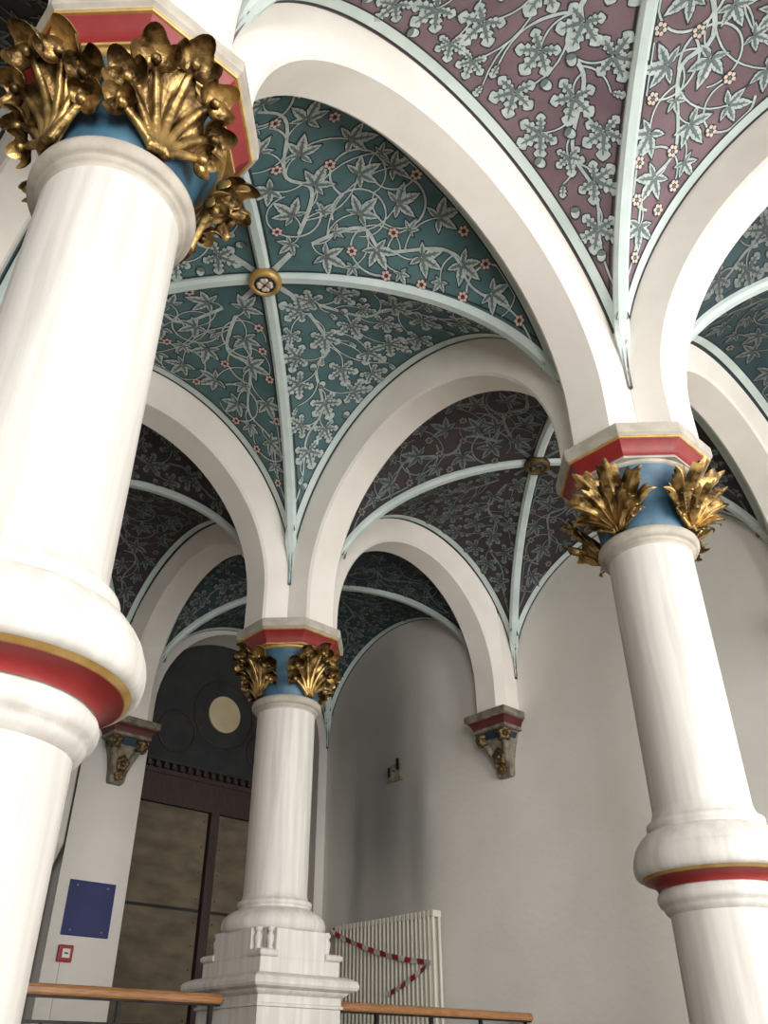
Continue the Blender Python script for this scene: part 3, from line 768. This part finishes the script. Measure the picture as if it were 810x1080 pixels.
# ------------------------------------------------------------------ plaque, alarm, vent box
t = thing('enamel_plaque', 'plain dark blue plaque with four bright screws on the white pier', 'plaque', (3.325, VW, 1.32))
pz = bevel(MB().box(-.235, .235, -.014, 0, -.235, .235).build('plate', 'enamel', t), .006)
for sx in (-1, 1):
    for sz in (-1, 1):
        q = MB(); q.ball((sx*.155, -.015, sz*.19), .010, 12, 6, 0, (1, .5, 1)); q.build('screw', 'metal', t)
t = thing('fire_alarm_box', 'small red fire alarm box with white panel below the plaque', 'alarm', (3.16, VW, .935))
bevel(MB().box(-.068, .068, -.045, 0, -.068, .068).build('housing', 'alarmred', t), .008)
MB().box(-.036, .036, -.05, -.044, -.036, .036).build('white_panel', 'white', t)
MB().box(-.018, .018, -.053, -.049, -.006, .006).build('push_mark', 'black', t)
t = tag(MB().box(3.135, 3.175, VW-.016, VW, LANDING, .865).build('cable_duct', 'wall'), 'thin white cable duct running down from the red alarm box', 'duct')
t = thing('wall_junction_box', 'small open junction box in the soot stain above the radiator', 'box', (UW, 4.98, 2.95))
bevel(MB().box(-.03, 0, -.10, .10, -.14, .02).build('cover_plate', 'corbelstone', t), .006)
MB().box(-.045, -.03, -.085, -.05, -.05, .08).build('clamp', 'iron', t); MB().box(-.045, -.03, .06, .085, -.11, .0).build('clamp', 'iron', t)
q = MB(); q.ball((-.032, 0, -.05), .014, 10, 6); q.build('cable_hole', 'black', t)
MB().box(-.036, 0, -.11, .11, -.165, -.14).build('lower_lip', 'corbelstone', t)

# ------------------------------------------------------------------ radiator with barrier tape
RY0, RY1, RZ0, RZ1 = 4.27, 5.77, -.35, 1.36
t = thing('column_radiator', 'tall cream column radiator on the right wall, below the soot stain', 'radiator', (UW-.05, (RY0+RY1)/2, RZ0))
nf = 26; fin = None
for i in range(nf):
    y = (RY0-(RY0+RY1)/2) + .03 + (RY1-RY0-.06)*i/(nf-1)
    if fin is None:
        m = MB()
        for xo in (-.13, -.045):
            m.tube([(xo, 0, .02), (xo, 0, RZ1-RZ0-.02)], .0165, 10)
        m.cbox((-.0875, 0, .03), (.06, .021, .03)); m.cbox((-.0875, 0, RZ1-RZ0-.03), (.06, .021, .03))
        f = bevel(m.build('fin', 'radiator', t, (0, y, 0)), .006); fin = f
    else:
        f = fin.copy(); COL.objects.link(f); f.parent = t; f.location = (0, y, 0)
q = MB(); q.tube([(-.0875, -.75, .03), (-.0875, .75, .03)], .014, 8); q.build('lower_pipe', 'radiator', t)
q = MB(); q.tube([(-.0875, .74, 1.68), (-.0875, .80, 1.68), (-.06, .80, 1.68)], .02, 8); q.ball((-.0875, .80, 1.68), .03); q.build('valve', 'black', t)
for sy in (-.5, .5): MB().box(-.04, .05, sy-.02, sy+.02, 1.3, 1.33).build('bracket', 'iron', t)
# tape from the valve down across the fins and back
t = thing('barrier_tape', 'red and white barrier tape slung across the radiator', 'tape', (UW-.22, 5.03, .9))
def tape(p0, p1, sag, nseg, seed):
    p0, p1 = Vector(p0), Vector(p1); n = nseg*3; pts = [p0.lerp(p1, i/n) - Vector((0, 0, sag*4*(i/n)*(1-i/n))) for i in range(n+1)]
    for k in range(nseg):
        m = MB(); vs = []
        for i in range(k*3, k*3+4):
            a = .5*sin(i*.35+seed); p = pts[i]; wv = Vector((.018*sin(a), 0, .025*cos(a)))
            vs += [p+wv, p-wv]
        m.add(vs, [(0, 1, 3, 2), (2, 3, 5, 4), (4, 5, 7, 6)])
        o = m.build('red_stripe' if k % 2 else 'white_stripe', 'tapered' if k % 2 else 'tapewhite', t)
        s = o.modifiers.new('thick', 'SOLIDIFY'); s.thickness = .002
tape((0, .78, .42), (0, -.72, .0), .06, 17, 0)
tape((0, -.72, .0), (0, -.1, -.24), .02, 9, 1)

# ------------------------------------------------------------------ railings either side of the pedestal
def railing(label, x0, x1, end, name='stair_railing'):
    t = thing(name, label, 'railing', (x0, L, LANDING)); z = -LANDING; ln = x1-x0
    def B(mb, nm, m, par=t):
        o = mb.build(nm, m, par)
        if par is t: o.location.z = z
        return o
    m = MB(); prof = [(-.035, .392), (.035, .392), (.042, .405), (.042, .43), (.03, .448), (0, .453), (-.03, .448), (-.042, .43), (-.042, .405)]
    m.rings([[(xx, py, pz) for py, pz in prof] for xx in (0, ln)], 0, False, True, True)
    h = bevel(fix_normals(B(m, 'handrail', 'wood')), .004)
    if end:
        q = MB(); q.ball((ln+.005, 0, .422), .036, 14, 8, 0, (.7, 1, .85)); B(q, 'end_knob', 'wood', h)
    B(MB().box(0, ln, -.02, .02, .382, .394), 'flat_bar', 'iron')
    B(MB().box(0, ln, -.015, .015, .255, .272), 'top_bar', 'iron'); B(MB().box(0, ln, -.015, .015, -.42, -.40), 'bottom_bar', 'iron')
    k = max(1, round(ln/.62))
    for i in range(k+1):
        xx = .06 + (ln-.12)*i/k; B(MB().cbox((xx, 0, -.06), (.013, .013, .45)), 'post', 'iron')
    step = (ln-.12)/k
    for i in range(k):
        for j in range(2):
            c = .06 + step*(i+.27+.46*j); r = step*.21
            for zz in (.255-r-.004, -.2):
                q = MB(); s = 1 if j else -1
                q.tube([(c+s*r*(1-.62*u)*cos(1.57+s*0+u*8.2), 0, zz+r*(1-.62*u)*sin(1.57+u*8.2)) for u in np.linspace(0, 1, 40)], .0075, 6); B(q, 'iron_scroll', 'iron')
    return t
railing('wooden handrail over black iron scrolls left of the pedestal', .25, L-.40, True)
railing('wooden handrail over black iron scrolls right of the pedestal, ending at the wall', L+.35, UW-.01, False)
